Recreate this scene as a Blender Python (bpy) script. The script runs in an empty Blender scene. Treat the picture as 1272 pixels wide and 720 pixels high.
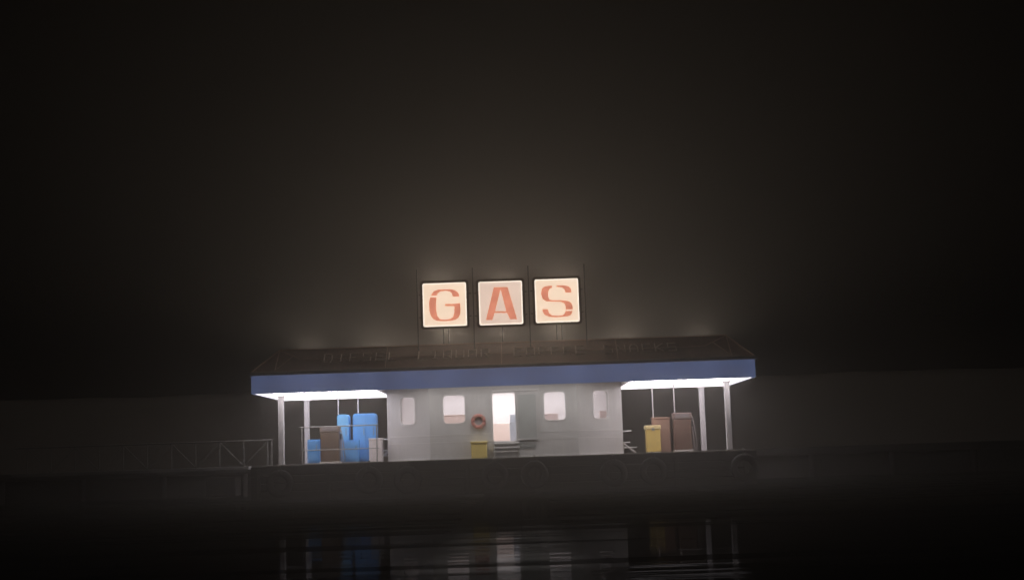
import bpy, bmesh, math, random
from mathutils import Vector, Matrix
from mathutils.geometry import tessellate_polygon
R = math.radians
random.seed(7)
S = bpy.context.scene
COL = S.collection

# ------------------------------------------------------------------ camera, sky, moon, exposure
cam = bpy.data.cameras.new("camera"); cam_o = bpy.data.objects.new("camera", cam); COL.objects.link(cam_o)
cam.sensor_width = 36.0; cam.lens = 1638.0 / 1272.0 * 36.0
cam.clip_start = 0.1; cam.clip_end = 2000.0
cam_o.matrix_world = (Matrix.Translation((0, -56.5, 1.5)) @ Matrix.Rotation(R(90 + 7.17), 4, 'X')
                      @ Matrix.Rotation(R(-1.93), 4, 'Z'))
S.camera = cam_o

W = bpy.data.worlds.new("World"); S.world = W; W.use_nodes = True
wn = W.node_tree.nodes; wl = W.node_tree.links
sky = wn.new("ShaderNodeTexSky"); sky.sky_type = 'NISHITA'; sky.sun_disc = False
sky.sun_elevation = R(-7); sky.sun_rotation = R(160)
wl.new(sky.outputs[0], wn["Background"].inputs[0]); wn["Background"].inputs[1].default_value = 0.004

moon = bpy.data.lights.new("moon", 'SUN'); moon.energy = 0.07; moon.angle = R(0.5); moon.color = (1, .95, .88)
moon_o = bpy.data.objects.new("moon", moon); COL.objects.link(moon_o); moon_o.rotation_euler = (R(66), 0, R(-24))

S.view_settings.view_transform = 'Standard'; S.view_settings.look = 'None'
S.view_settings.exposure = 0.0; S.view_settings.gamma = 1.0
S.cycles.volume_bounces = 0; S.cycles.max_bounces = 8; S.cycles.diffuse_bounces = 4
S.cycles.use_denoising = True
S.cycles.sample_clamp_indirect = 4.0

HAZE = 0.0092
L_SIDE = 2.8           # radiance of the canopy light panels
L_MID = 3.4
L_ROOM = 3.7
L_ADDED_TUBE = 30.0  # radiance of the tubes added along the canopy edge
ADDED_LAMP = 430.0  # base power of the added roof lamps

# ------------------------------------------------------------------ materials
def mat(name, col, rough=.6, var=.12, scale=3.0, metal=0.0, bump=0.0, stretch=(1, 1, 1), streak=0.0):
    m = bpy.data.materials.new(name); m.use_nodes = True
    n = m.node_tree.nodes; l = m.node_tree.links; b = n["Principled BSDF"]
    b.inputs["Roughness"].default_value = rough; b.inputs["Metallic"].default_value = metal
    tc = n.new("ShaderNodeTexCoord"); mp = n.new("ShaderNodeMapping"); mp.inputs["Scale"].default_value = stretch
    l.new(tc.outputs["Object"], mp.inputs[0])
    no = n.new("ShaderNodeTexNoise"); no.inputs["Scale"].default_value = scale; no.inputs["Detail"].default_value = 6
    l.new(mp.outputs[0], no.inputs["Vector"])
    mr = n.new("ShaderNodeMapRange"); mr.inputs[1].default_value = .3; mr.inputs[2].default_value = .7
    mr.inputs[3].default_value = 1 - var; mr.inputs[4].default_value = 1 + var
    l.new(no.outputs["Fac"], mr.inputs[0])
    val = mr.outputs[0]
    if streak:                                   # rain streaks and grime running down the surface
        m2 = n.new("ShaderNodeMapping"); m2.inputs["Scale"].default_value = (5, 5, .25); l.new(tc.outputs["Object"], m2.inputs[0])
        n2 = n.new("ShaderNodeTexNoise"); n2.inputs["Scale"].default_value = 1.6; n2.inputs["Detail"].default_value = 5
        l.new(m2.outputs[0], n2.inputs["Vector"])
        r2 = n.new("ShaderNodeMapRange"); r2.inputs[1].default_value = .35; r2.inputs[2].default_value = .7
        r2.inputs[3].default_value = 1; r2.inputs[4].default_value = 1 - streak; l.new(n2.outputs["Fac"], r2.inputs[0])
        mu = n.new("ShaderNodeMath"); mu.operation = 'MULTIPLY'; l.new(val, mu.inputs[0]); l.new(r2.outputs[0], mu.inputs[1])
        val = mu.outputs[0]
    mx = n.new("ShaderNodeMix"); mx.data_type = 'RGBA'; mx.blend_type = 'MULTIPLY'; mx.inputs[0].default_value = 1
    mx.inputs[6].default_value = (*col, 1); l.new(val, mx.inputs[7])
    l.new(mx.outputs[2], b.inputs["Base Color"])
    if bump:
        bp = n.new("ShaderNodeBump"); bp.inputs["Strength"].default_value = bump; bp.inputs["Distance"].default_value = .02
        l.new(no.outputs["Fac"], bp.inputs["Height"]); l.new(bp.outputs[0], b.inputs["Normal"])
    return m

def emit(name, col, strength, var=.06, scale=1.2, base=(.6, .6, .6), detail=3):
    m = bpy.data.materials.new(name); m.use_nodes = True
    n = m.node_tree.nodes; l = m.node_tree.links; b = n["Principled BSDF"]
    b.inputs["Base Color"].default_value = (*base, 1); b.inputs["Roughness"].default_value = .5
    b.inputs["Emission Color"].default_value = (*col, 1)
    if var:
        tc = n.new("ShaderNodeTexCoord"); no = n.new("ShaderNodeTexNoise"); no.inputs["Scale"].default_value = scale
        no.inputs["Detail"].default_value = detail
        l.new(tc.outputs["Object"], no.inputs["Vector"])
        mr = n.new("ShaderNodeMapRange"); mr.inputs[1].default_value = .3; mr.inputs[2].default_value = .7
        mr.inputs[3].default_value = strength * (1 - var); mr.inputs[4].default_value = strength * (1 + var)
        l.new(no.outputs["Fac"], mr.inputs[0]); l.new(mr.outputs[0], b.inputs["Emission Strength"])
    else:
        b.inputs["Emission Strength"].default_value = strength
    return m

M = {}
M['wall'] = mat('painted_wall', (.62, .60, .59), .5, .05, 1.5, streak=.10)
M['trim'] = mat('pale_trim', (.78, .76, .75), .45, .05)
M['panel'] = mat('door_grey', (.41, .42, .41), .45, .06)
M['steel'] = mat('galvanised_steel', (.32, .31, .30), .45, .10, 6)
M['column'] = mat('column_paint', (.72, .69, .70), .5, .06, 2, streak=.18)
M['roof'] = mat('brown_metal_roof', (.42, .27, .205), .9, .15, 1.2, streak=.12)
M['rib'] = mat('brown_rib', (.85, .64, .52), .8, .1)
M['gutter'] = mat('grey_gutter', (.62, .58, .54), .5, .1)
M['soffit'] = mat('white_soffit', (.82, .8, .82), .6, .03)
M['dock'] = mat('dark_timber', (.034, .029, .025), .75, .35, 2.2, bump=.4, stretch=(.25, 4, 4))
M['deck'] = mat('deck_boards', (.17, .15, .13), .7, .3, 3, bump=.3, stretch=(8, .4, 4))
M['rubber'] = mat('tyre_rubber', (.022, .021, .020), .85, .25, 5, bump=.2)
M['rope'] = mat('rope', (.06, .05, .04), .9, .2, 20)
M['blue'] = mat('blue_paint', (.16, .47, .95), .35, .05, 2)
M['cyan'] = mat('pale_blue_paint', (.22, .58, .95), .35, .05, 2)
M['bluedark'] = mat('blue_door_paint', (.13, .41, .88), .35, .05, 2)
M['brown'] = mat('brown_enamel', (.175, .12, .085), .45, .15, 2, streak=.15)
M['brownhead'] = mat('brown_head_enamel', (.25, .19, .15), .4, .1, 2)
M['mauve'] = mat('mauve_enamel', (.165, .092, .068), .45, .12, 2, streak=.1)
M['mauvehead'] = mat('mauve_head_enamel', (.19, .125, .11), .4, .1, 2)
M['pink'] = mat('dull_pink_paint', (.37, .225, .17), .55, .08, 2)
M['yellow'] = mat('mustard_plastic', (.80, .58, .17), .5, .08, 2)
M['yellowlid'] = mat('pale_mustard_plastic', (.88, .70, .34), .5, .08, 2)
M['gold'] = mat('golden_plastic', (.90, .70, .22), .5, .08, 2)
M['white'] = mat('white_plastic', (.80, .73, .72), .45, .05)
M['dark'] = mat('dark_rubber', (.03, .03, .035), .5, .1)
M['hose'] = mat('pale_hose', (.40, .34, .33), .5, .1)
M['ring'] = mat('faded_red_foam', (.58, .23, .19), .6, .1)
M['frame'] = mat('sign_frame', (.09, .075, .065), .5, .1)
M['lip'] = mat('sign_frame_edge', (.30, .22, .16), .5, .1)
M['mast_black'] = mat('matt_black_paint', (.006, .006, .006), 1.0, .1); M['mast_black'].node_tree.nodes['Principled BSDF'].inputs['Specular IOR Level'].default_value = 0
M['post'] = mat('sign_post_steel', (.24, .21, .19), .9, .15)
M['letter'] = mat('roof_letter_paint', (.88, .74, .64), .9, .1)
M['room'] = mat('room_wall', (.87, .86, .87), .6, .03)
M['roomfloor'] = mat('room_floor', (.55, .46, .42), .5, .1)
M['counter'] = mat('pale_pink_laminate', (.86, .72, .66), .5, .05)
M['carton'] = mat('pink_grey_carton', (.80, .68, .65), .6, .08)
M['cooler'] = mat('pale_blue_enamel', (.62, .68, .78), .4, .05)
M['bank'] = mat('pale_earth', (.33, .30, .27), .9, .12, .25, bump=.3)
M['pierwood'] = mat('pier_timber', (.032, .029, .026), .8, .3, 2.0, bump=.3, stretch=(.25, 4, 4))
M['glasslid'] = mat('meter_glass', (.26, .23, .23), .2, .05)
M['panel_side'] = emit('canopy_light_diffuser', (1.0, .925, .985), L_SIDE, .05, .6, (.8, .8, .8))
M['panel_mid'] = emit('porch_light_diffuser', (1.0, .965, .945), L_MID, .03, .6, (.8, .8, .8))
M['panel_room'] = emit('room_light_diffuser', (1.0, .97, .98), L_ROOM, .0)
M['tube'] = emit('added_tube_glow', (1.0, .93, .88), L_ADDED_TUBE, 0)
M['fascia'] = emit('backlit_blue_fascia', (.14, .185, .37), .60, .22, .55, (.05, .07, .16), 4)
M['cream'] = emit('backlit_cream_face', (1.0, .77, .575), 1.47, .05, 1.6, (.7, .6, .5))
M['cream_dim'] = emit('backlit_pinkish_face', (1.0, .76, .62), 1.2, .07, 1.6, (.7, .6, .5))
M['creamedge'] = emit('backlit_face_edge', (1.0, .88, .74), 1.8, .05, 1.2, (.7, .6, .5))
M['salmon'] = emit('backlit_red_letter', (1.0, .345, .215), 1.06, .22, 2.2, (.5, .15, .08))

gm = bpy.data.materials.new('window_glass'); gm.use_nodes = True
n = gm.node_tree.nodes; l = gm.node_tree.links; n.remove(n["Principled BSDF"])
tr = n.new("ShaderNodeBsdfTransparent"); tr.inputs[0].default_value = (.86, .85, .86, 1)
gl = n.new("ShaderNodeBsdfGlossy"); gl.inputs["Roughness"].default_value = .08
fr = n.new("ShaderNodeFresnel"); fr.inputs[0].default_value = 1.45
ms = n.new("ShaderNodeMixShader"); l.new(fr.outputs[0], ms.inputs[0]); l.new(tr.outputs[0], ms.inputs[1]); l.new(gl.outputs[0], ms.inputs[2])
l.new(ms.outputs[0], n["Material Output"].inputs[0]); M['glass'] = gm

# ------------------------------------------------------------------ mesh helpers
class MB:
    def __init__(s): s.bm = bmesh.new()
    def box(s, x0, x1, y0, y1, z0, z1, bev=0.0, seg=2):
        r = bmesh.ops.create_cube(s.bm, size=1); vs = r['verts']
        for v in vs:
            v.co = Vector((x0 + (v.co.x + .5) * (x1 - x0), y0 + (v.co.y + .5) * (y1 - y0), z0 + (v.co.z + .5) * (z1 - z0)))
        if bev:
            es = list({e for v in vs for e in v.link_edges})
            bmesh.ops.bevel(s.bm, geom=es, offset=bev, segments=seg, affect='EDGES', profile=.5)
        return s
    def tube(s, pts, rad, seg=8, closed=False):
        pts = [Vector(p) for p in pts]; rings = []
        for i, p in enumerate(pts):
            a = pts[i - 1] if (i or closed) else p; b = pts[(i + 1) % len(pts)] if (i < len(pts) - 1 or closed) else p
            t = (b - a).normalized(); u = t.cross(Vector((0, 0, 1)))
            if u.length < .05: u = t.cross(Vector((0, 1, 0)))
            u.normalize(); w = t.cross(u)
            rings.append([s.bm.verts.new(p + rad * (math.cos(k * 2 * math.pi / seg) * u + math.sin(k * 2 * math.pi / seg) * w)) for k in range(seg)])
        nn = len(rings)
        for i in range(nn if closed else nn - 1):
            A, B = rings[i], rings[(i + 1) % nn]
            for k in range(seg): s.bm.faces.new((A[k], A[(k + 1) % seg], B[(k + 1) % seg], B[k]))
        if not closed: s.bm.faces.new(rings[0]); s.bm.faces.new(rings[-1][::-1])
        return s
    def lathe_y(s, cx, cy, cz, prof, seg=36):      # closed profile of (radius, y) turned about the y axis
        rings = []
        for k in range(seg):
            a = k * 2 * math.pi / seg
            rings.append([s.bm.verts.new((cx + r * math.cos(a), cy + y, cz + r * math.sin(a))) for r, y in prof])
        m = len(prof)
        for k in range(seg):
            A, B = rings[k], rings[(k + 1) % seg]
            for i in range(m): s.bm.faces.new((A[i], A[(i + 1) % m], B[(i + 1) % m], B[i]))
        return s
    def sheet(s, loops, fn, thick):
        """polygon (first loop) with holes (other loops) in 2D, given depth; fn(u, v, d) -> 3D point"""
        vs3 = [[Vector((a, b, 0)) for a, b in lp] for lp in loops]
        tris = tessellate_polygon(vs3); flat = [p for lp in loops for p in lp]
        F = [s.bm.verts.new(fn(a, b, 0)) for a, b in flat]; B = [s.bm.verts.new(fn(a, b, thick)) for a, b in flat]
        for t in tris:
            try:
                s.bm.faces.new([F[i] for i in t]); s.bm.faces.new([B[i] for i in reversed(t)])
            except ValueError: pass
        o = 0
        for lp in loops:
            k = len(lp)
            for i in range(k):
                a, b = o + i, o + (i + 1) % k
                s.bm.faces.new((F[a], F[b], B[b], B[a]))
            o += k
        return s
    def poly(s, pts): s.bm.faces.new([s.bm.verts.new(p) for p in pts]); return s
    def build(s, name, m, parent=None, loc=None, smooth=False):
        bmesh.ops.recalc_face_normals(s.bm, faces=s.bm.faces)
        me = bpy.data.meshes.new(name); s.bm.to_mesh(me); s.bm.free()
        if smooth:
            for p in me.polygons: p.use_smooth = True
        me.materials.append(M[m] if isinstance(m, str) else m)
        o = bpy.data.objects.new(name, me); COL.objects.link(o)
        if parent is not None:
            o.parent = parent
            base = parent; off = Vector((0, 0, 0))
            while base is not None: off += base.location; base = base.parent
            me.transform(Matrix.Translation(-off))
        return o

def thing(name, label, cat, loc, group=None):
    o = bpy.data.objects.new(name, None); COL.objects.link(o); o.location = loc; o.empty_display_size = .3
    o['label'] = label; o['category'] = cat
    if group: o['group'] = group
    return o
def tag(o, label, cat, group=None):
    o['label'] = label; o['category'] = cat
    if group: o['group'] = group
    return o
def dup(o, loc, label, parent=None):
    c = o.copy(); COL.objects.link(c)
    if parent is None:
        c.location = loc; c['label'] = label
    else: c.parent = parent
    for ch in [q for q in COL.objects if q.parent is o]: dup(ch, None, None, c)
    return c
def rrect(x0, x1, z0, z1, r, seg=5):
    out = []
    for cx, cz, a0 in ((x1 - r, z1 - r, 0), (x0 + r, z1 - r, 90), (x0 + r, z0 + r, 180), (x1 - r, z0 + r, 270)):
        for k in range(seg + 1):
            a = R(a0 + 90 * k / seg); out.append((cx + r * math.cos(a), cz + r * math.sin(a)))
    return out

DZ = 1.45                  # height of the dock's deck over the water
CX = -0.51                 # the station's middle

# ------------------------------------------------------------------ water, hill
def water_mat():
    m = bpy.data.materials.new('harbour_water'); m.use_nodes = True
    n = m.node_tree.nodes; l = m.node_tree.links; b = n["Principled BSDF"]
    tc = n.new("ShaderNodeTexCoord")
    hs = []
    for sc, st, d in (((.07, .55, 1), 1.0, 2), ((.28, 2.2, 1), .35, 2)):
        mp = n.new("ShaderNodeMapping"); mp.inputs["Scale"].default_value = sc; l.new(tc.outputs["Object"], mp.inputs[0])
        no = n.new("ShaderNodeTexNoise"); no.inputs["Scale"].default_value = 1; no.inputs["Detail"].default_value = d
        no.inputs["Roughness"].default_value = .5
        l.new(mp.outputs[0], no.inputs["Vector"])
        mu = n.new("ShaderNodeMath"); mu.operation = 'MULTIPLY'; mu.inputs[1].default_value = st; l.new(no.outputs["Fac"], mu.inputs[0]); hs.append(mu)
    ad = n.new("ShaderNodeMath"); l.new(hs[0].outputs[0], ad.inputs[0]); l.new(hs[1].outputs[0], ad.inputs[1])
    bp = n.new("ShaderNodeBump"); bp.inputs["Strength"].default_value = 1.0; bp.inputs["Distance"].default_value = .012
    l.new(ad.outputs[0], bp.inputs["Height"])
    # wind-ruffled streaks mirror little, smooth slicks between them mirror more
    mp = n.new("ShaderNodeMapping"); mp.inputs["Scale"].default_value = (.035, .62, 1); mp.inputs["Rotation"].default_value = (0, 0, R(1)); l.new(tc.outputs["Object"], mp.inputs[0])
    no = n.new("ShaderNodeTexNoise"); no.inputs["Scale"].default_value = 1; no.inputs["Detail"].default_value = 4; l.new(mp.outputs[0], no.inputs["Vector"])
    mr = n.new("ShaderNodeMapRange"); mr.inputs[1].default_value = .45; mr.inputs[2].default_value = .53; mr.inputs[3].default_value = .012; mr.inputs[4].default_value = .038
    l.new(no.outputs["Fac"], mr.inputs[0])
    # mirror strength raised along a strip to paint in the doorway's reflection
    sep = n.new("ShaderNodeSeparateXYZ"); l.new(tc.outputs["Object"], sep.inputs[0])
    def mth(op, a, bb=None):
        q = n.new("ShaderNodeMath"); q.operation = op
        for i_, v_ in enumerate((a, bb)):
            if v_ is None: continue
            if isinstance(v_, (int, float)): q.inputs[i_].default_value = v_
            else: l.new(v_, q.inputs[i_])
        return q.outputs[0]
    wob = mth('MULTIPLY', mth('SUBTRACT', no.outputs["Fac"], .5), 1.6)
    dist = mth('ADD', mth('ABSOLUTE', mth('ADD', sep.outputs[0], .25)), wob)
    refl_boost = n.new("ShaderNodeMapRange"); refl_boost.interpolation_type = 'SMOOTHSTEP'
    refl_boost.inputs[1].default_value = .55; refl_boost.inputs[2].default_value = 1.5; refl_boost.inputs[3].default_value = 3.2; refl_boost.inputs[4].default_value = 1.0
    l.new(dist, refl_boost.inputs[0])
    refl = mth('MULTIPLY', mr.outputs[0], refl_boost.outputs[0])
    df = n.new("ShaderNodeBsdfDiffuse"); df.inputs[0].default_value = (.006, .007, .007, 1)
    g = n.new("ShaderNodeBsdfGlossy"); g.inputs["Roughness"].default_value = .03; l.new(bp.outputs[0], g.inputs["Normal"])
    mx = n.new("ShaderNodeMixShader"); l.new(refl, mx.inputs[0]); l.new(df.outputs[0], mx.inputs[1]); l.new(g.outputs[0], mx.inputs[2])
    n.remove(b); l.new(mx.outputs[0], n["Material Output"].inputs["Surface"])
    return m
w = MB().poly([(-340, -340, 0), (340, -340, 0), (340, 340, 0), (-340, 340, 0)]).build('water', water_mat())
w['kind'] = 'structure'; w['label'] = 'dark rippled harbour water in front of the dock'

bm = MB(); nx = 90
top = []
for i in range(nx + 1):
    x = -90 + 180 * i / nx
    h = 6.48 + .05 * math.sin(x * .31) + .04 * math.sin(x * .83 + 1)
    top.append([(x, 34 - .2 * math.sin(x * .4), -.5), (x, 34.6 + .2 * math.sin(x * .27), 2.5), (x, 35.1, h - .5), (x, 35.6, h), (x, 60, h + .3), (x, 75, -.5)])
vv = [[bm.bm.verts.new(p) for p in r] for r in top]
for i in range(nx):
    for j in range(5): bm.bm.faces.new((vv[i][j], vv[i + 1][j], vv[i + 1][j + 1], vv[i][j + 1]))
hill = bm.build('hill', 'bank', smooth=True); hill['kind'] = 'structure'; hill['label'] = 'flat topped pale bank behind the fuel dock'

# ------------------------------------------------------------------ haze (closed box, sky outside)
hm = bpy.data.materials.new('night_haze'); hm.use_nodes = True
n = hm.node_tree.nodes; l = hm.node_tree.links; n.remove(n["Principled BSDF"])
pv = n.new("ShaderNodeVolumePrincipled"); pv.inputs["Color"].default_value = (.93, .88, .82, 1)
pv.inputs["Density"].default_value = HAZE; pv.inputs["Anisotropy"].default_value = .72
l.new(pv.outputs[0], n["Material Output"].inputs["Volume"])
hz = MB().box(-350, 350, -350, 350, -1.5, 60).build('haze', hm); hz['kind'] = 'stuff'
hz['label'] = 'night mist over the harbour glowing around the lit sign'; 

# ------------------------------------------------------------------ dock, pier, gangway
dock = thing('floating_dock', 'dark timber floating dock carrying the lit fuel station', 'dock', (CX, 4, 0))
MB().box(-11.30, 10.10, .02, 8.4, 1.33, DZ, .01).build('deck', 'deck', dock)
b = MB()
for k, (z0, z1) in enumerate(((1.03, 1.41), (.70, 1.0), (.36, .67), (-.3, .33))):
    b.box(-11.33 + .02 * (k % 2), 10.13 - .02 * (k % 2), -.10 - .02 * (k % 2), .05, z0, z1, .02)
b.build('front_beam', 'dock', dock)
b = MB().box(-11.30, -11.1, .06, 8.4, -.3, 1.32, .02).box(9.9, 10.1, .06, 8.4, -.3, 1.32, .02).box(-11.0, 9.8, 8.2, 8.4, -.3, 1.32, .02)
b.build('side_beam', 'dock', dock)
for x in [-11 + 2.95 * k for k in range(8)]: MB().box(x - .09, x + .09, -.19, -.125, -.2, 1.30, .02).build('front_post', 'dock', dock)

pier = thing('pier', 'low unlit timber pier running along behind the fuel dock', 'pier', (2, 10, 0))
MB().box(-38, 44, 9.0, 11.4, 1.1, 1.45, .02).build('deck', 'pierwood', pier)
MB().box(-37.9, 43.9, 9.5, 9.6, -.4, 1.09, .01).build('skirt_board', 'pierwood', pier)
for k in range(21):
    x = -37.5 + 4.0 * k
    MB().tube([(x, 9.2, -1), (x, 9.2, 1.08)], .16, 12).build('pile', 'pierwood', pier, smooth=False)

gw = thing('gangway', 'thin steel gangway with zigzag braced railing left of the dock', 'gangway', (-17, 3, 0))
M['gangsteel'] = mat('weathered_steel', (.24, .23, .22), .7, .2, 4)
MB().box(-22.6, -12.0, 2.75, 4.1, 1.30, 1.44, .01).build('walkway', 'gangsteel', gw)
b = MB().box(-13.95, -12.6, 2.9, 4.0, .15, 1.0, .05); b.build('float', 'pierwood', gw)
xs = [-11.15 - 1.075 * k for k in range(11)]
b = MB().tube([(-22.5, 2.8, 2.58), (-11.15, 2.8, 2.58)], .03)
b.build('handrail', 'gangsteel', gw)
for k, x in enumerate(xs):
    MB().tube([(x, 2.8, 1.44), (x, 2.8, 2.56)], .022).build('post', 'gangsteel', gw)
MB().tube([(-10.97, 2.8, 1.45), (-10.97, 2.8, 2.57)], .022).build('post', 'gangsteel', gw)
MB().tube([(-11.16, 2.8, 2.58), (-10.95, 2.8, 2.58)], .028).build('rail_end', 'gangsteel', gw)
for k in range(10):
    x0, x1 = xs[k], xs[k + 1]
    za, zb = (2.55, 1.46) if k % 2 == 0 else (1.46, 2.55)
    MB().tube([(x0, 2.8, za), (x1, 2.8, zb)], .018).build('brace', 'gangsteel', gw)

# tyres hung along the dock's front
tyre0 = thing('tyre_fender', 'x', 'tyre', (0, 0, 0), 'tyres hung along the front of the dock')
prof = [(.30, -.10), (.34, -.125), (.44, -.14), (.52, -.13), (.565, -.10), (.58, -.05), (.58, .05), (.565, .10), (.52, .13), (.44, .14), (.34, .125), (.30, .10), (.33, .06), (.46, .08), (.52, 0), (.46, -.08), (.33, -.06)]
MB().lathe_y(0, 0, 0, prof, 40).build('tread', 'rubber', tyre0, smooth=True)
MB().tube([(-.09, -.15, .42), (-.08, -.155, .58), (-.03, -.12, .72), (-.03, .2, .80)], .018, 6).tube([(.09, -.15, .42), (.08, -.155, .58), (.03, -.12, .72), (.03, .2, .80)], .018, 6).build('rope', 'rope', tyre0)
for k, (px, lb) in enumerate(((-10.06, 'dark tyre fender hung under the left front column'),
        (-6.30, 'dark tyre fender hung under the wide blue cabinet and white box'),
        (-4.66, 'dark tyre fender hung under the left angled wall window'),
        (-.98, 'dark tyre fender hung under the open doorway steps'),
        (.70, 'dark tyre fender hung under the closed grey sliding door'),
        (4.03, 'dark tyre fender hung under the right angled wall window'),
        (5.70, 'dark tyre fender hung under the mustard yellow chest'),
        (9.55, 'dark tyre fender hung under the right front column'))):
    loc = (px, -.34, .68 + .03 * math.sin(k * 2.1))
    if k == 0: tyre0.location = loc; tyre0['label'] = lb
    else: dup(tyre0, loc, lb)

# ------------------------------------------------------------------ the station
st = thing('fuel_station', 'low grey fuel station with blue fascia and white lit canopy', 'building', (CX, 3.5, DZ))
X0, X1 = -11.30, 10.30
YW, YF = 2.6, 3.8                  # front wall, outer edge of the angled walls
SC = (56.5 + YW) / 56.7
def wx(x): return x * SC           # metres measured at the front, moved back to the wall
def wz(z): return 1.5 + (z - 1.5) * SC
A0, A1 = wx(-3.71), wx(2.62)
B0, B1 = -5.88, 4.82
ZT = 4.70
FZ = 2.18                          # room floor
# front wall with rounded openings
win2 = (wx(-3.12), wx(-2.19), wz(2.97), wz(4.17)); win3 = (wx(1.20), wx(2.12), wz(2.97), wz(4.17))
door = (wx(-1.01), wx(-.03), FZ, wz(4.20))
front = lambda u, v, d: Vector((u, YW + d, v))
b = MB(); b.sheet([[(A0, DZ), (A1, DZ), (A1, ZT), (A0, ZT)], rrect(*win2, .19)[::-1], rrect(*win3, .19)[::-1], rrect(*door, .13)[::-1]], front, .14)
def slant(pa, pb):
    pa, pb = Vector(pa), Vector(pb); t = (pb - pa).normalized(); nrm = Vector((-t.y, t.x))
    if nrm.y < 0: nrm = -nrm
    return (pb - pa).length, lambda u, v, d: Vector((pa.x + t.x * u + nrm.x * d, pa.y + t.y * u + nrm.y * d, v))
LL, fl = slant((B0, YF), (A0, YW)); LR, fr_ = slant((A1, YW), (B1, YF))
w1 = (.75, 1.55, wz(2.99), wz(4.17)); w4 = (LR - 1.55, LR - .75, wz(2.99), wz(4.19))
b.sheet([[(0, DZ), (LL, DZ), (LL, ZT), (0, ZT)], rrect(*w1, .17)[::-1]], fl, .14)
b.sheet([[(0, DZ), (LR, DZ), (LR, ZT), (0, ZT)], rrect(*w4, .17)[::-1]], fr_, .14)
b.box(B0, B0 + .14, YF + .003, 7.0, DZ, ZT).box(B1 - .14, B1, YF + .003, 7.0, DZ, ZT).box(B0 + .143, B1 - .143, 6.86, 7.0, DZ, ZT)
b.build('wall', 'wall', st)
b = MB().poly([(B0 + .1, YF + .1, FZ), (A0, YW + .12, FZ), (A1, YW + .12, FZ), (B1 - .1, YF + .1, FZ), (B1 - .1, 6.9, FZ), (B0 + .1, 6.9, FZ)])
b.build('room_floor', 'roomfloor', st)
b = MB().box(B0 + .16, B1 - .16, 6.78, 6.85, FZ + .01, 4.62).box(B0 + .15, B0 + .2, YF + .2, 6.76, FZ + .01, 4.62).box(B1 - .2, B1 - .15, YF + .2, 6.76, FZ + .01, 4.62)
b.build('room_lining', 'room', st)
b = MB().box(-4.8, 3.7, 3.9, 6.4, 4.56, 4.60, .01).box(-3.6, 2.5, 2.9, 3.8, 4.56, 4.60, .01); b.build('room_light', 'panel_room', st)
b = MB().poly([(B0 + .1, YF + .1, 4.64), (A0, YW + .12, 4.64), (A1, YW + .12, 4.64), (B1 - .1, YF + .1, 4.64), (B1 - .1, 6.9, 4.64), (B0 + .1, 6.9, 4.64)])
b.build('room_ceiling', 'room', st)
def window(fn, w, r):
    o = MB().sheet([rrect(w[0] - .035, w[1] + .035, w[2] - .035, w[3] + .035, r + .03), rrect(w[0] + .012, w[1] - .012, w[2] + .012, w[3] - .012, r)[::-1]],
                   lambda u, v, d: fn(u, v, d - .02), .05).build('window', 'trim', st)
    MB().sheet([rrect(w[0] + .003, w[1] - .003, w[2] + .003, w[3] - .003, r)], lambda u, v, d: fn(u, v, d + .06), .008).build('pane', 'glass', o)
window(front, win2, .18); window(front, win3, .18); window(fl, w1, .16); window(fr_, w4, .16)
MB().sheet([rrect(door[0] - .04, door[1] + .04, door[2] - .03, door[3] + .04, .1), rrect(door[0] + .01, door[1] - .01, door[2] + .01, door[3] - .01, .08)[::-1]],
           lambda u, v, d: front(u, v, d - .02), .05).build('door_frame', 'trim', st)
# grey sliding door pushed to the right of the opening
dx0, dx1 = wx(.03), wx(.90)
sd = MB().box(dx0, dx1, YW - .075, YW - .028, wz(2.17), wz(4.16), .012).build('sliding_door', 'panel', st)
MB().sheet([rrect(dx0 - .003, dx1 + .003, wz(2.17), wz(4.165), .05), rrect(dx0 + .05, dx1 - .05, wz(2.23), wz(4.10), .04)[::-1]], lambda u, v, d: Vector((u, YW - .085 + d, v)), .012).build('door_edge', 'wall', sd)
MB().box(dx0 + .09, dx0 + .13, YW - .12, YW - .07, 3.0, 3.25, .01).build('handle', 'steel', sd)
MB().box(dx0 - 1.08, dx1 + .1, YW - .06, YW - .002, wz(4.26), wz(4.31), .008).build('door_track', 'trim', st)
b = MB()
for k in range(5): b.box(dx0 + .03, dx1 - .1, YW - .03, YW - .003, 1.82 + .06 * k, 1.86 + .06 * k, .005)
b.build('vent_grille', 'panel', st)
# rub strips on the walls
for z0, z1, pr in ((2.52, 2.555, .012), (2.20, 2.225, .010)):
    for fn, u0, u1 in ((fl, .02, LL - .01), (front, A0 + .01, door[0] - .08), (front, dx1 + .06, A1 - .01), (fr_, .01, LR - .02)):
        MB().sheet([[(u0, z0), (u1, z0), (u1, z1), (u0, z1)]], lambda u, v, d, fn=fn: fn(u, v, -d - .002), pr).build('rub_strip', 'trim', st)
b = MB()
for fn, u0, u1 in ((fl, .02, LL - .01), (front, A0 + .01, A1 - .01), (fr_, .01, LR - .02)):
    b.sheet([[(u0, DZ + .002), (u1, DZ + .002), (u1, DZ + .09), (u0, DZ + .09)]], lambda u, v, d, fn=fn: fn(u, v, -d - .002), .02)
b.build('lit_deck_strip', 'trim', st)  # pale strip at the wall's foot stands in for the lit deck line

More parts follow.
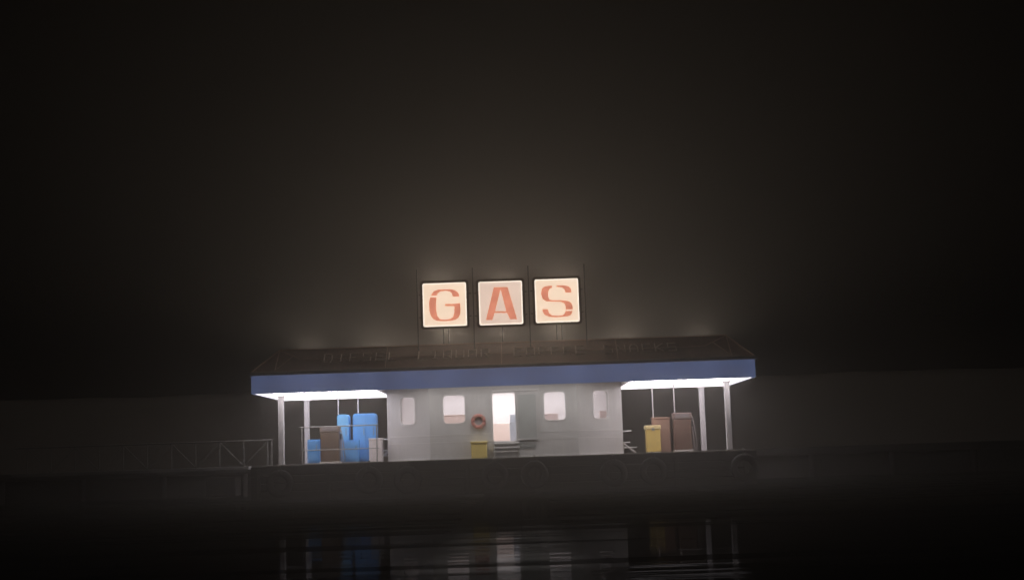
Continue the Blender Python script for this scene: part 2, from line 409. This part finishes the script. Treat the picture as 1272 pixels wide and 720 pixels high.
# canopy: soffit, light panels, fascia, gutter, columns
zs, zm = 4.53, 4.76
b = MB().box(X0 + .04, B0 - .02, .06, 7.0, zs, zs + .05).box(B1 + .02, X1 - .04, .06, 7.0, zs, zs + .05)
b.box(B0 - .018, B1 + .018, .06, 7.0, zm, zm + .05)
b.box(B0 - .075, B0 - .02, .06, YF, zs + .052, zm + .05).box(B1 + .02, B1 + .075, .06, YF, zs + .052, zm + .05)
sof = b.build('soffit', 'soffit', st)
for (a0, a1, nn) in ((X0 + .12, B0 - .1, 2), (B1 + .1, X1 - .12, 2)):
    wd = (a1 - a0) / nn
    for i in range(nn):
        for y0, y1 in ((.14, 2.35), (2.42, 4.63), (4.70, 6.92)):
            MB().box(a0 + wd * i + .02, a0 + wd * (i + 1) - .02, y0, y1, zs - .035, zs - .003, .008).build('light_panel', 'panel_side', sof)
for i in range(4):
    wd = (B1 - B0 - .3) / 4
    MB().box(B0 + .15 + wd * i + .1, B0 + .15 + wd * (i + 1) - .1, .45, 1.85, zm - .04, zm - .003, .008).build('light_panel', 'panel_mid', sof)
for a0, a1 in ((X0 + .75, B0 - .2), (B1 + .2, X1 - .75)):  # glowing tubes added at the canopy edge to light the mist and bays
    MB().tube([(a0, .16, 4.45), (a1, .16, 4.45)], .03, 8).build('added_edge_tube', 'tube', sof)
    for k in range(4):
        x = a0 + .1 + (a1 - a0 - .2) * k / 3
        MB().box(x - .03, x + .03, .13, .19, 4.475, zs - .003, .004).build('added_tube_holder', 'soffit', sof)
b = MB().box(X0, X1, 0, .055, 4.50, 5.27, .006); b.box(X0, X0 + .055, .058, 7.06, 4.50, 5.27, .006).box(X1 - .055, X1, .058, 7.06, 4.50, 5.27, .006).box(X0 + .058, X1 - .058, 7.005, 7.06, 4.50, 5.27, .006)
b.build('fascia', 'fascia', st)
b = MB()
for x0, x1, y0, y1 in ((X0 - .08, X1 + .1, -.10, .04), (X0 - .08, X0 + .05, .043, 7.12), (X1 - .03, X1 + .1, .043, 7.12)): b.box(x0, x1, y0, y1, 5.275, 5.42, .015)
b.build('gutter', 'gutter', st)
for x, y in ((-10.30, 1.5), (9.27, 1.5), (-9.97, 6.55), (8.86, 6.55)):
    c = MB().box(x - .12, x + .12, y - .12, y + .12, DZ + .02, 4.49, .025).build('column', 'column', st)
    MB().box(x - .17, x + .17, y - .17, y + .17, DZ + .001, DZ + .025, .006).build('base_plate', 'steel', c)
    MB().box(x - .15, x + .15, y - .15, y + .15, 4.40, 4.488, .01).build('cap', 'column', c)

# mansard roof round a flat well
TX0, TX1, TY0, TY1, TZ, EZ = -10.27, 9.31, 1.3, 6.0, 6.45, 5.425
b = MB()
E_ = [(X0, 0, EZ), (X1, 0, EZ), (X1, 7.08, EZ), (X0, 7.08, EZ)]
T_ = [(TX0, TY0, TZ), (TX1, TY0, TZ), (TX1, TY1, TZ), (TX0, TY1, TZ)]
I_ = [(TX0 + .12, TY0 + .12, TZ), (TX1 - .12, TY0 + .12, TZ), (TX1 - .12, TY1 - .12, TZ), (TX0 + .12, TY1 - .12, TZ)]
F_ = [(p[0], p[1], 5.55) for p in I_]
for a, c in ((E_, T_), (T_, I_), (I_, F_)):
    for i in range(4): b.poly([a[i], a[(i + 1) % 4], c[(i + 1) % 4], c[i]])
b.poly(F_); b.poly([(p[0], p[1], p[2] - .003) for p in E_[::-1]])
bmesh.ops.remove_doubles(b.bm, verts=b.bm.verts, dist=.0005)
roof = b.build('roof', 'roof', st)
def rf(x, t, out=.02):             # a point on the front slope: t = 0 at the eave, 1 at the top
    nrm = Vector((0, -(TZ - EZ), TY0)).normalized()
    return Vector((x, t * TY0, EZ + t * (TZ - EZ))) + nrm * out
b = MB()
b.tube([(TX0, TY0, TZ + .01), (TX1, TY0, TZ + .01)], .028)
for xa, xb, ya, yb in ((X0, TX0, 0, TY0), (X1, TX1, 0, TY0), (X0, TX0, 7.08, TY1), (X1, TX1, 7.08, TY1)):
    b.tube([(xa, ya, EZ + .01), (xb, yb, TZ + .01)], .026)
b.tube([(TX0, TY1, TZ + .01), (TX1, TY1, TZ + .01)], .028)
b.tube([(TX0, TY0, TZ + .01), (TX0, TY1, TZ + .01)], .028).tube([(TX1, TY0, TZ + .01), (TX1, TY1, TZ + .01)], .028)
for x in (TX0 - .02, -5.55, -.55, 4.45, TX1 + .02): b.tube([rf(x, .02), rf(x, .98)], .016, 6)
for s in (-1, 1):
    e = TX0 if s < 0 else TX1
    b.tube([rf(e, .97), rf(e - s * 1.05, .50)], .014, 6)
    b.tube([rf(e - s * .03, .08), rf(e - s * .66, .70)], .014, 6)
b.tube([rf(TX0 + 1.05, .50), rf(TX1 - 1.05, .50)], .013, 6)
b.build('roof_rib', 'rib', roof)

# words in stick letters standing on the roof slope
STK = {'D': [[(0, 0), (.8, 0), (1, .2), (1, .8), (.8, 1), (0, 1), (0, 0)]], 'I': [[(.5, 0), (.5, 1)], [(.15, 0), (.85, 0)], [(.15, 1), (.85, 1)]],
       'E': [[(1, 0), (0, 0), (0, 1), (1, 1)], [(0, .5), (.8, .5)]], 'S': [[(0, 0), (1, 0), (1, .5), (0, .5), (0, 1), (1, 1)]],
       'L': [[(0, 1), (0, 0), (1, 0)]], 'Q': [[(0, 0), (0, 1), (1, 1), (1, 0), (0, 0)], [(.6, .35), (1.0, 0), (1.08, -.10)]], 'U': [[(0, 1), (0, 0), (1, 0), (1, 1)]],
       'O': [[(0, 0), (0, 1), (1, 1), (1, 0), (0, 0)]], 'R': [[(0, 0), (0, 1), (1, 1), (1, .5), (0, .5)], [(.5, .5), (1, 0)]],
       'C': [[(1, 0), (0, 0), (0, 1), (1, 1)]], 'F': [[(0, 0), (0, 1), (1, 1)], [(0, .5), (.8, .5)]],
       'N': [[(0, 0), (0, 1), (1, 0), (1, 1)]], 'A': [[(0, 0), (0, .7), (.3, 1), (.7, 1), (1, .7), (1, 0)], [(0, .42), (1, .42)]],
       'K': [[(0, 0), (0, 1)], [(1, 1), (.1, .5), (1, 0)]]}
WORDS = []
for word, x0, x1 in (('DIESEL', -8.25, -5.10), ('LIQUOR', -4.15, -1.10), ('COFFEE', 0.0, 3.02), ('SNACKS', 3.92, 7.02)):
    b = MB(); pitch = (x1 - x0 - .34) / 5
    for i, ch in enumerate(word):
        for pl in STK[ch]:
            b.tube([rf(x0 + pitch * i + .34 * u, .33 + .36 * v, .03) for u, v in pl], .030, 6)
        b.tube([rf(x0 + pitch * i + .17, .33, .0), rf(x0 + pitch * i + .17, .33, .03)], .01, 6)
    b.tube([rf(x0 - .05, .50, .022), rf(x1 + .05, .50, .022)], .010, 6)
    o = b.build('word_sign', 'letter')
    tag(o, 'dim thin letters spelling %s on the brown roof slope' % word, 'sign', 'word signs along the roof slope')
    me = o.data; c = Vector(((x0 + x1) / 2, .6, 5.9)); me.transform(Matrix.Translation(-c)); o.location = c

# ------------------------------------------------------------------ GAS cabinets and their posts
TH = 1.90
G1 = [(528, 318), (525, 290), (505, 262), (470, 240), (430, 231), (350, 230), (280, 235), (232, 252), (205, 285), (194, 308), (266, 306), (275, 282), (310, 256), (370, 249), (412, 257), (440, 282), (450, 318)]
G2 = [(188, 326), (177, 370), (175, 420), (179, 480), (195, 540), (225, 580), (265, 600), (340, 604), (420, 601), (480, 590), (520, 563), (540, 520), (543, 450), (536, 390), (478, 401), (360, 402), (360, 428), (470, 430), (469, 500), (455, 553), (420, 578), (350, 585), (302, 578), (275, 545), (262, 490), (258, 400), (262, 326)]
A = [(275, 218), (437, 216), (548, 592), (465, 594), (430, 520), (285, 520), (262, 602), (185, 602)]; AH = [(355, 242), (292, 499), (420, 499)]
S1 = [(528, 270), (455, 270), (445, 236), (420, 213), (385, 205), (350, 203), (350, 184), (440, 183), (490, 193), (520, 221)]
S2 = [(302, 212), (272, 225), (256, 260), (256, 318), (270, 350), (300, 357), (430, 358), (490, 368), (525, 390), (540, 430), (541, 468), (456, 466), (456, 430), (440, 396), (400, 377), (300, 376), (230, 372), (190, 345), (171, 290), (178, 228), (205, 201), (260, 188), (302, 187)]
S3 = [(539, 484), (525, 525), (490, 545), (430, 552), (350, 558), (270, 554), (212, 530), (188, 490), (185, 462), (252, 462), (266, 510), (300, 534), (370, 540), (430, 530), (452, 500), (454, 484)]
def norm(pts, cx, cy, side=507.):
    c, s = math.cos(R(1.93)), math.sin(R(1.93)); out = []
    for u, v in pts:
        x, z = (u - cx) / side * TH, -(v - cy) / side * TH
        out.append((x * c + z * s, -x * s + z * c))
    return out
YS = .62
for ch, loops, cx, cz, face, lb in (
        ('G', [[norm(G1, 357, 410)], [norm(G2, 357, 410)]], -2.955, 8.145, 'cream', 'square glowing cream sign box with red letter G'),
        ('A', [[norm(A, 357, 402), norm(AH, 357, 402)]], -.51, 8.135, 'cream_dim', 'slightly pinker square glowing sign box with red letter A'),
        ('S', [[norm(q, 357, 362)] for q in (S1, S2, S3)], 1.945, 8.155, 'cream', 'square glowing cream sign box with red letter S')):
    t = thing('sign_box', lb, 'sign', (cx, YS, cz - TH / 2 - .1), 'letter sign boxes above the roof')
    P = lambda u, v, d: Vector((cx + u, YS + d, cz + v))
    h = TH / 2
    MB().sheet([rrect(-h - .07, h + .07, -h - .07, h + .07, .11)], lambda u, v, d: P(u, v, d + .02), .30).build('housing', 'frame', t)
    MB().sheet([rrect(-h - .11, h + .11, -h - .11, h + .11, .14), rrect(-h - .066, h + .066, -h - .066, h + .066, .11)[::-1]], lambda u, v, d: P(u, v, d - .03), .06).build('edge_trim', 'lip', t)
    MB().sheet([rrect(-h, h, -h, h, .07)], lambda u, v, d: P(u, v, d), .018).build('back_light_rim', 'creamedge', t)
    MB().sheet([rrect(-h + .05, h - .05, -h + .05, h - .05, .05)], lambda u, v, d: P(u, v, d - .008), .006).build('face', face, t)
    b = MB()
    for lp in loops: b.sheet(lp, lambda u, v, d: P(u, v, d - .022), .012)
    b.build('letter', 'salmon', t)
    b = MB()
    for dz in (-.5, .5): b.box(cx - h - .2, cx + h + .2, YS + .325, YS + .352, cz + dz - .02, cz + dz + .02, .006)
    b.build('bracket', 'post', t)
p0 = thing('sign_post', 'x', 'post', (0, 0, 0), 'thin posts between the sign boxes')
MB().box(-.025, .025, -.025, .025, -.55, 3.75, .006).build('shaft', 'post', p0)
MB().box(-.07, .07, -.07, .07, -.56, -.50, .01).build('foot', 'post', p0)
for k, (x, z, lb) in enumerate(((-4.17, 6.03, 'thin steel post just left of the G sign box'), (-1.715, 6.03, 'thin steel post between the G and A sign boxes'),
                                (.73, 6.03, 'thin steel post between the A and S sign boxes'), (3.20, 6.03, 'thin steel post just right of the S sign box'))):
    if k == 0: p0.location = (x, 1.0, z); p0['label'] = lb
    else: dup(p0, (x, 1.0, z), lb)

# unseen lamps added on the roof and behind the sign to light the mist
def added_roof_lamp(x, z, power, lb, y=4.0, back=0.0):
    t = thing('added_roof_lamp', lb, 'lamp', (x, y, 5.555), 'added unseen lamps behind the sign boxes and roof edge')
    yb = y + back
    b = MB().tube([(x, yb, 5.555), (x, yb, z + .14 if back else z - .16)], .03, 8)
    if back: b.tube([(x, yb, z + .14), (x, y, z + .14)], .02, 8)
    b.build('mast', 'mast_black', t)
    MB().box(x - .12, x + .12, yb - .12, yb + .12, 5.556, 5.585, .005).build('foot', 'mast_black', t)
    k = .12 if back else -.10
    MB().tube([(x, y, z + k), (x, y, z + k - .05)], .07, 12).build('added_lamp_socket', 'mast_black', t)
    ld = bpy.data.lights.new('added_roof_bulb', 'POINT'); ld.energy = ADDED_LAMP * power; ld.shadow_soft_size = .08; ld.color = (1, .86, .72)
    lo = bpy.data.objects.new('added_roof_bulb', ld); COL.objects.link(lo); lo.parent = t; lo.location = (0, 0, z - 5.555)
added_roof_lamp(-3.30, 9.48, .5, 'added unseen lamp on a tall mast behind the top of the G sign box', 4.0, 1.5)
added_roof_lamp(-.51, 9.46, .5, 'added unseen lamp on a tall mast behind the top of the A sign box', 4.0, 1.5)
added_roof_lamp(2.30, 9.48, .5, 'added unseen lamp on a tall mast behind the top of the S sign box', 4.0, 1.5)
for x, nm in ((-3.05, 'G'), (-.51, 'A'), (2.05, 'S')):
    added_roof_lamp(x, 7.50, .54, 'added unseen lamp on a bent arm behind the bottom of the %s sign box' % nm, 4.0, 1.5)
added_roof_lamp(-9.6, 6.50, .4, 'added unseen low lamp in the far left end of the flat roof well', 5.6)
added_roof_lamp(-6.2, 6.25, 1.0, 'added unseen low lamp in the roof well between G sign box and left end', 5.3)
added_roof_lamp(5.2, 6.25, 1.0, 'added unseen low lamp in the roof well between S sign box and right end', 5.3)
added_roof_lamp(8.64, 6.50, .4, 'added unseen low lamp in the far right end of the flat roof well', 5.6)

# ------------------------------------------------------------------ things at the left bay
def sx(x, y): return x * (56.5 + y) / 56.5           # metres measured at the front, moved back to depth y
def sz(z, y): return 1.5 + (z - 1.5) * (56.5 + y) / 56.5
def cabinet(name, label, cat, x0, x1, y, dep, ztop, body, door_m, rad, seam=None):
    t = thing(name, label, cat, ((x0 + x1) / 2, y + dep / 2, DZ))
    MB().sheet([rrect(x0, x1, DZ + .05, ztop, rad)], lambda u, v, d: Vector((u, y + d, v)), dep).build('body', body, t)
    edges = [x0 + .05] + ([seam] if seam else []) + [x1 - .05]
    for i in range(len(edges) - 1):
        d_ = MB().sheet([rrect(edges[i] + .008, edges[i + 1] - .008, DZ + .14, ztop - .07, max(.02, rad - .04))], lambda u, v, d: Vector((u, y - .035 + d, v)), .033).build('door', body if (i == 0 and seam) else door_m, t)
        hx = edges[i + 1] - .07
        MB().box(hx - .015, hx + .015, y - .07, y - .036, ztop - 1.0 if ztop > 3 else ztop - .45, ztop - .65 if ztop > 3 else ztop - .25, .006).build('handle', 'steel', d_)
    MB().box(x0 + .03, x1 - .03, y + .03, y + dep - .03, DZ + .001, DZ + .048, .005).build('base', 'trim', t)  # pale base stands in for the lit deck line under the cabinet
    return t
cabinet('blue_cabinet', 'tall narrow pale blue cabinet with rounded top, right of the brown pump', 'cabinet', -8.22, -7.69, 4.2, .7, 3.66, 'cyan', 'cyan', .13)
cabinet('blue_cabinet', 'tall wide blue cabinet with two doors beside the white box', 'cabinet', -7.50, -6.43, 4.2, .75, 3.67, 'blue', 'bluedark', .13, -6.92)
cabinet('blue_box', 'low blue box between back column and brown pump', 'box', -9.50, -8.97, 3.6, .6, 2.55, 'blue', 'blue', .04)
cabinet('blue_box', 'low blue box between the two tall blue cabinets', 'box', -7.98, -7.16, 3.5, .5, 2.47, 'blue', 'blue', .03)

def pump(label, x0, x1, y, ztop, body, head, hose_side, hose_m):
    t = thing('fuel_pump', label, 'fuel pump', ((x0 + x1) / 2, y + .3, DZ), 'fuel pumps under the canopy')
    hh = .30; w = x1 - x0
    MB().box(x0 + .02, x1 - .02, y, y + .55, DZ + .08, ztop - hh, .02).build('body', body, t)
    hd = MB().box(x0 - .01, x1 + .01, y - .03, y + .58, ztop - hh + .003, ztop, .035).build('head', head, t)
    MB().box(x0 + .10, x1 - .10, y - .045, y - .028, ztop - hh + .08, ztop - .07, .006).build('display', 'glasslid', hd)
    MB().box(x0 - .02, x1 + .02, y - .05, y + .6, DZ + .001, DZ + .078, .01).build('base', 'gutter', t)
    MB().box(x0 + .09, x1 - .09, y - .018, y - .001, DZ + .2, ztop - hh - .4, .004).build('access_panel', body, t)
    xh = x1 + .03 if hose_side > 0 else x0 - .03
    s = hose_side; mid = (DZ + ztop) / 2
    MB().box(min(xh - .03, xh + .05), max(xh - .03, xh + .05), y + .12, y + .22, ztop - .62, ztop - .36, .01).build('nozzle', 'dark', t)
    MB().tube([(xh, y + .18, ztop - .12), (xh + s * .05, y + .16, ztop - .28), (xh + s * .09, y + .14, mid + .3), (xh + s * .15, y + .12, mid - .2), (xh + s * .19, y + .12, DZ + .3), (xh + s * .17, y + .12, DZ + .1), (xh + s * .10, y + .12, DZ + .06), (xh + s * .06, y + .13, DZ + .2), (xh + s * .04, y + .15, mid - .1), (xh + s * .02, y + .17, ztop - .5)], .022, 8).build('hose', hose_m, t, smooth=True)
    return t
pump('brown fuel pump with paler head among the blue cabinets', sx(-8.40, 2.6), sx(-7.56, 2.6), 2.6, sz(3.04, 2.6), 'brown', 'brownhead', 1, 'hose')
pump('mauve brown fuel pump with hose loop at its right side', sx(6.69, 3.2), sx(7.46, 3.2), 3.2, sz(3.10, 3.2), 'mauve', 'mauvehead', 1, 'hose')

t = thing('ice_chest', 'white box with dark triangular mark beside the left angled wall', 'chest', (-6.38, 3.5, DZ))
MB().box(-6.67, -6.08, 3.2, 3.75, DZ + .001, 2.43, .03).build('body', 'white', t)
MB().box(-6.69, -6.06, 3.18, 3.77, 2.433, 2.51, .02).build('lid', 'white', t)

# rails
rail = thing('railing', 'thin pale pipe railing passing the brown pump and blue cabinets', 'railing', (-7.6, 2.75, DZ))
rx0, rx1, ry = sx(-9.27, 1.8), sx(-5.87, 1.8), 1.8
b = MB().tube([(rx0, ry, 3.06), (rx1, ry, 3.06)], .028); b.build('top_rail', 'steel', rail)
b = MB().tube([(rx0, ry, 2.05), (rx1, ry, 2.05)], .020); b.build('middle_rail', 'steel', rail)
for x in (rx0 + .12, sx(-5.97, 1.8)): MB().tube([(x, ry, DZ), (x, ry, 3.04)], .028).build('post', 'steel', rail)

# side steps at both ends of the building
def steps(label, xw, s, y):
    t = thing('side_steps', label, 'steps', (xw + s * .3, y + .4, DZ), 'short steps at the ends of the building')
    for wd, z in ((.36, 1.98), (.66, 1.74)):
        x0, x1 = sorted((xw + s * .01, xw + s * wd))
        MB().box(x0, x1, y, y + .8, z - .05, z, .008).build('tread', 'trim', t)
    for yy in (y + .02, y + .74):
        MB().tube([(xw + s * .02, yy + .02, 1.93), (xw + s * .60, yy + .02, DZ + .02)], .03, 6).build('stringer', 'trim', t)
    x0, x1 = sorted((xw + s * .01, xw + s * .42))
    MB().tube([(x0, y + .03, 2.46), (x1, y + .03, 2.46)], .028, 8).build('handrail', 'trim', t)
    return t
steps('short pale metal steps at the left end of the building', B0, -1, 4.2)
steps('short pale metal steps at the right end of the building', B1, 1, 4.2)

# ------------------------------------------------------------------ right bay
t = thing('storage_chest', 'mustard yellow chest with paler lid left of the mauve pump', 'chest', (6.1, 3.3, DZ))
cx0, cx1 = sx(5.49, 3.0), sx(6.12, 3.0)
MB().box(cx0 + .02, cx1 - .01, 3.0, 3.6, DZ + .03, 2.48, .02).build('body', 'yellow', t)
MB().box(cx0 - .02, cx1 + .02, 2.96, 3.64, 2.483, 2.66, .025).build('lid', 'yellowlid', t)
MB().box(cx0 + .04, cx1 - .04, 3.02, 3.58, DZ + .001, DZ + .03, .004).build('base', 'trim', t)
MB().box((cx0 + cx1) / 2 - .06, (cx0 + cx1) / 2 + .06, 2.94, 2.975, 2.42, 2.54, .006).build('latch', 'steel', t)
t = thing('locker', 'dull pink locker standing between yellow chest and mauve pump', 'locker', (6.6, 4.1, DZ))
lx0, lx1 = sx(5.79, 3.8), sx(6.54, 3.8)
MB().box(lx0, lx1, 3.8, 4.4, DZ + .001, sz(2.86, 3.8), .015).build('body', 'pink', t)
MB().box(lx0 - .02, lx1 + .02, 3.76, 4.42, sz(2.86, 3.8) + .002, sz(2.93, 3.8), .01).build('top', 'pink', t)
MB().box(lx0 + .05, lx1 - .05, 3.775, 3.797, DZ + .08, sz(2.8, 3.8), .006).build('door', 'pink', t)

for x, y, z0, lb in ((sx(-7.59, 4.5), 4.5, 3.663, 'thin pipe from canopy down to the narrow pale blue cabinet'),
                     (sx(-6.74, 4.5), 4.5, 3.673, 'thin pipe from canopy down to the wide blue cabinet'),
                     (sx(5.84, 4.05), 4.05, sz(2.93, 3.8) + .003, 'thin pipe from canopy down to the dull pink locker'),
                     (sx(6.76, 3.6), 3.6, sz(3.10, 3.2) + .003, 'thin pipe from canopy down to the mauve pump')):
    o = MB().tube([(x, y, z0), (x, y, zs - .036)], .026, 10).build('supply_pipe', 'column')
    tag(o, lb, 'pipe', 'thin pipes hanging from the canopy')
    o.data.transform(Matrix.Translation((-x, -y, -z0))); o.location = (x, y, z0)

# ------------------------------------------------------------------ at the front wall
t = thing('life_ring', 'faded red life ring hung on the wall left of the doorway', 'life ring', (wx(-1.62), YW - .08, wz(3.02)))
cx, cz = wx(-1.62), wz(3.02)
pts = [(cx + .255 * math.cos(k * math.pi / 20), YW - .085, cz + .255 * math.sin(k * math.pi / 20)) for k in range(40)]
MB().tube(pts, .082, 10, True).build('ring', 'ring', t, smooth=True)
for k in range(4):
    a = R(45 + 90 * k); c = Vector((cx + .255 * math.cos(a), YW - .085, cz + .255 * math.sin(a)))
    tn = Vector((-math.sin(a), 0, math.cos(a)))
    MB().tube([c - tn * .03, c + tn * .03], .088, 12).build('band', 'pink', t)
MB().tube([(cx, YW - .1, cz + .12), (cx, YW + .0, cz + .12)], .012, 6).build('hook', 'steel', t)

t = thing('storage_bin', 'small golden yellow bin on deck under the life ring', 'bin', (-1.7, 2.2, DZ))
bx0, bx1 = sx(-2.0, 1.9), sx(-1.27, 1.9)
b = MB().box(bx0 + .03, bx1 - .03, 2.12, 2.56, DZ + .001, 2.11, .03); b.build('body', 'gold', t)
MB().box(bx0, bx1, 2.09, 2.57, 2.112, 2.20, .02).build('lid', 'gold', t)

t = thing('door_steps', 'pale three tread steps leading up to the open doorway', 'steps', (wx(-.45), 2.2, DZ))
for k in range(3):
    MB().box(wx(-1.0), wx(.10), YW - .30 * (k + 1), YW - .30 * k - .02, FZ - .05 - .19 * (k + 1) + .12, FZ - .19 * (k + 1) + .12, .008).build('tread', 'trim', t)
for x in (wx(-.98), wx(.06)):
    MB().sheet([[(YW - .88, DZ + .001), (YW - .01, DZ + .001), (YW - .01, FZ - .12), (YW - .2, FZ - .12)]], lambda u, v, d, x=x: Vector((x + d, u, v)), .03).build('stringer', 'panel', t)

# inside the room
tag(MB().box(wx(-1.9), wx(-.2), 4.9, 5.5, FZ + .002, 3.02, .02).build('shop_counter', 'counter'), 'pale pink shop counter seen low through the open doorway', 'counter')
t = thing('display_shelf', 'low pink shelf seen through the window left of doorway', 'shelf', (-2.87, 4.7, FZ))
MB().box(-3.55, -2.2, 4.5, 4.85, FZ + .002, 3.44, .015).build('body', 'counter', t)
MB().box(-3.58, -2.17, 4.47, 4.88, 3.443, 3.48, .01).build('top', 'counter', t)
t = thing('drinks_cooler', 'pale blue cooler standing inside the right edge of the doorway', 'cooler', (-.2, 3.6, FZ))
MB().box(wx(-.30), wx(.25), 3.4, 3.9, FZ + .002, 3.05, .02).build('body', 'cooler', t)
MB().box(wx(-.27), wx(.22), 3.45, 3.88, 3.053, 3.38, .02).build('glass_case', 'cooler', t)
t = thing('carton', 'pink grey carton behind the window right of the sliding door', 'carton', (1.6, 4.4, FZ))
MB().box(1.30, 1.92, 4.2, 4.6, FZ + .002, 3.32, .01).build('body', 'carton', t)
MB().box(1.29, 1.93, 4.19, 4.61, 3.323, 3.38, .008).build('lid', 'carton', t)
t = thing('carton', 'pink grey carton behind the right angled wall window', 'carton', (4.1, 4.7, FZ))
MB().box(3.86, 4.45, 4.5, 4.9, FZ + .002, 3.37, .01).build('body', 'carton', t)
MB().box(3.85, 4.46, 4.49, 4.91, 3.373, 3.43, .008).build('lid', 'carton', t)
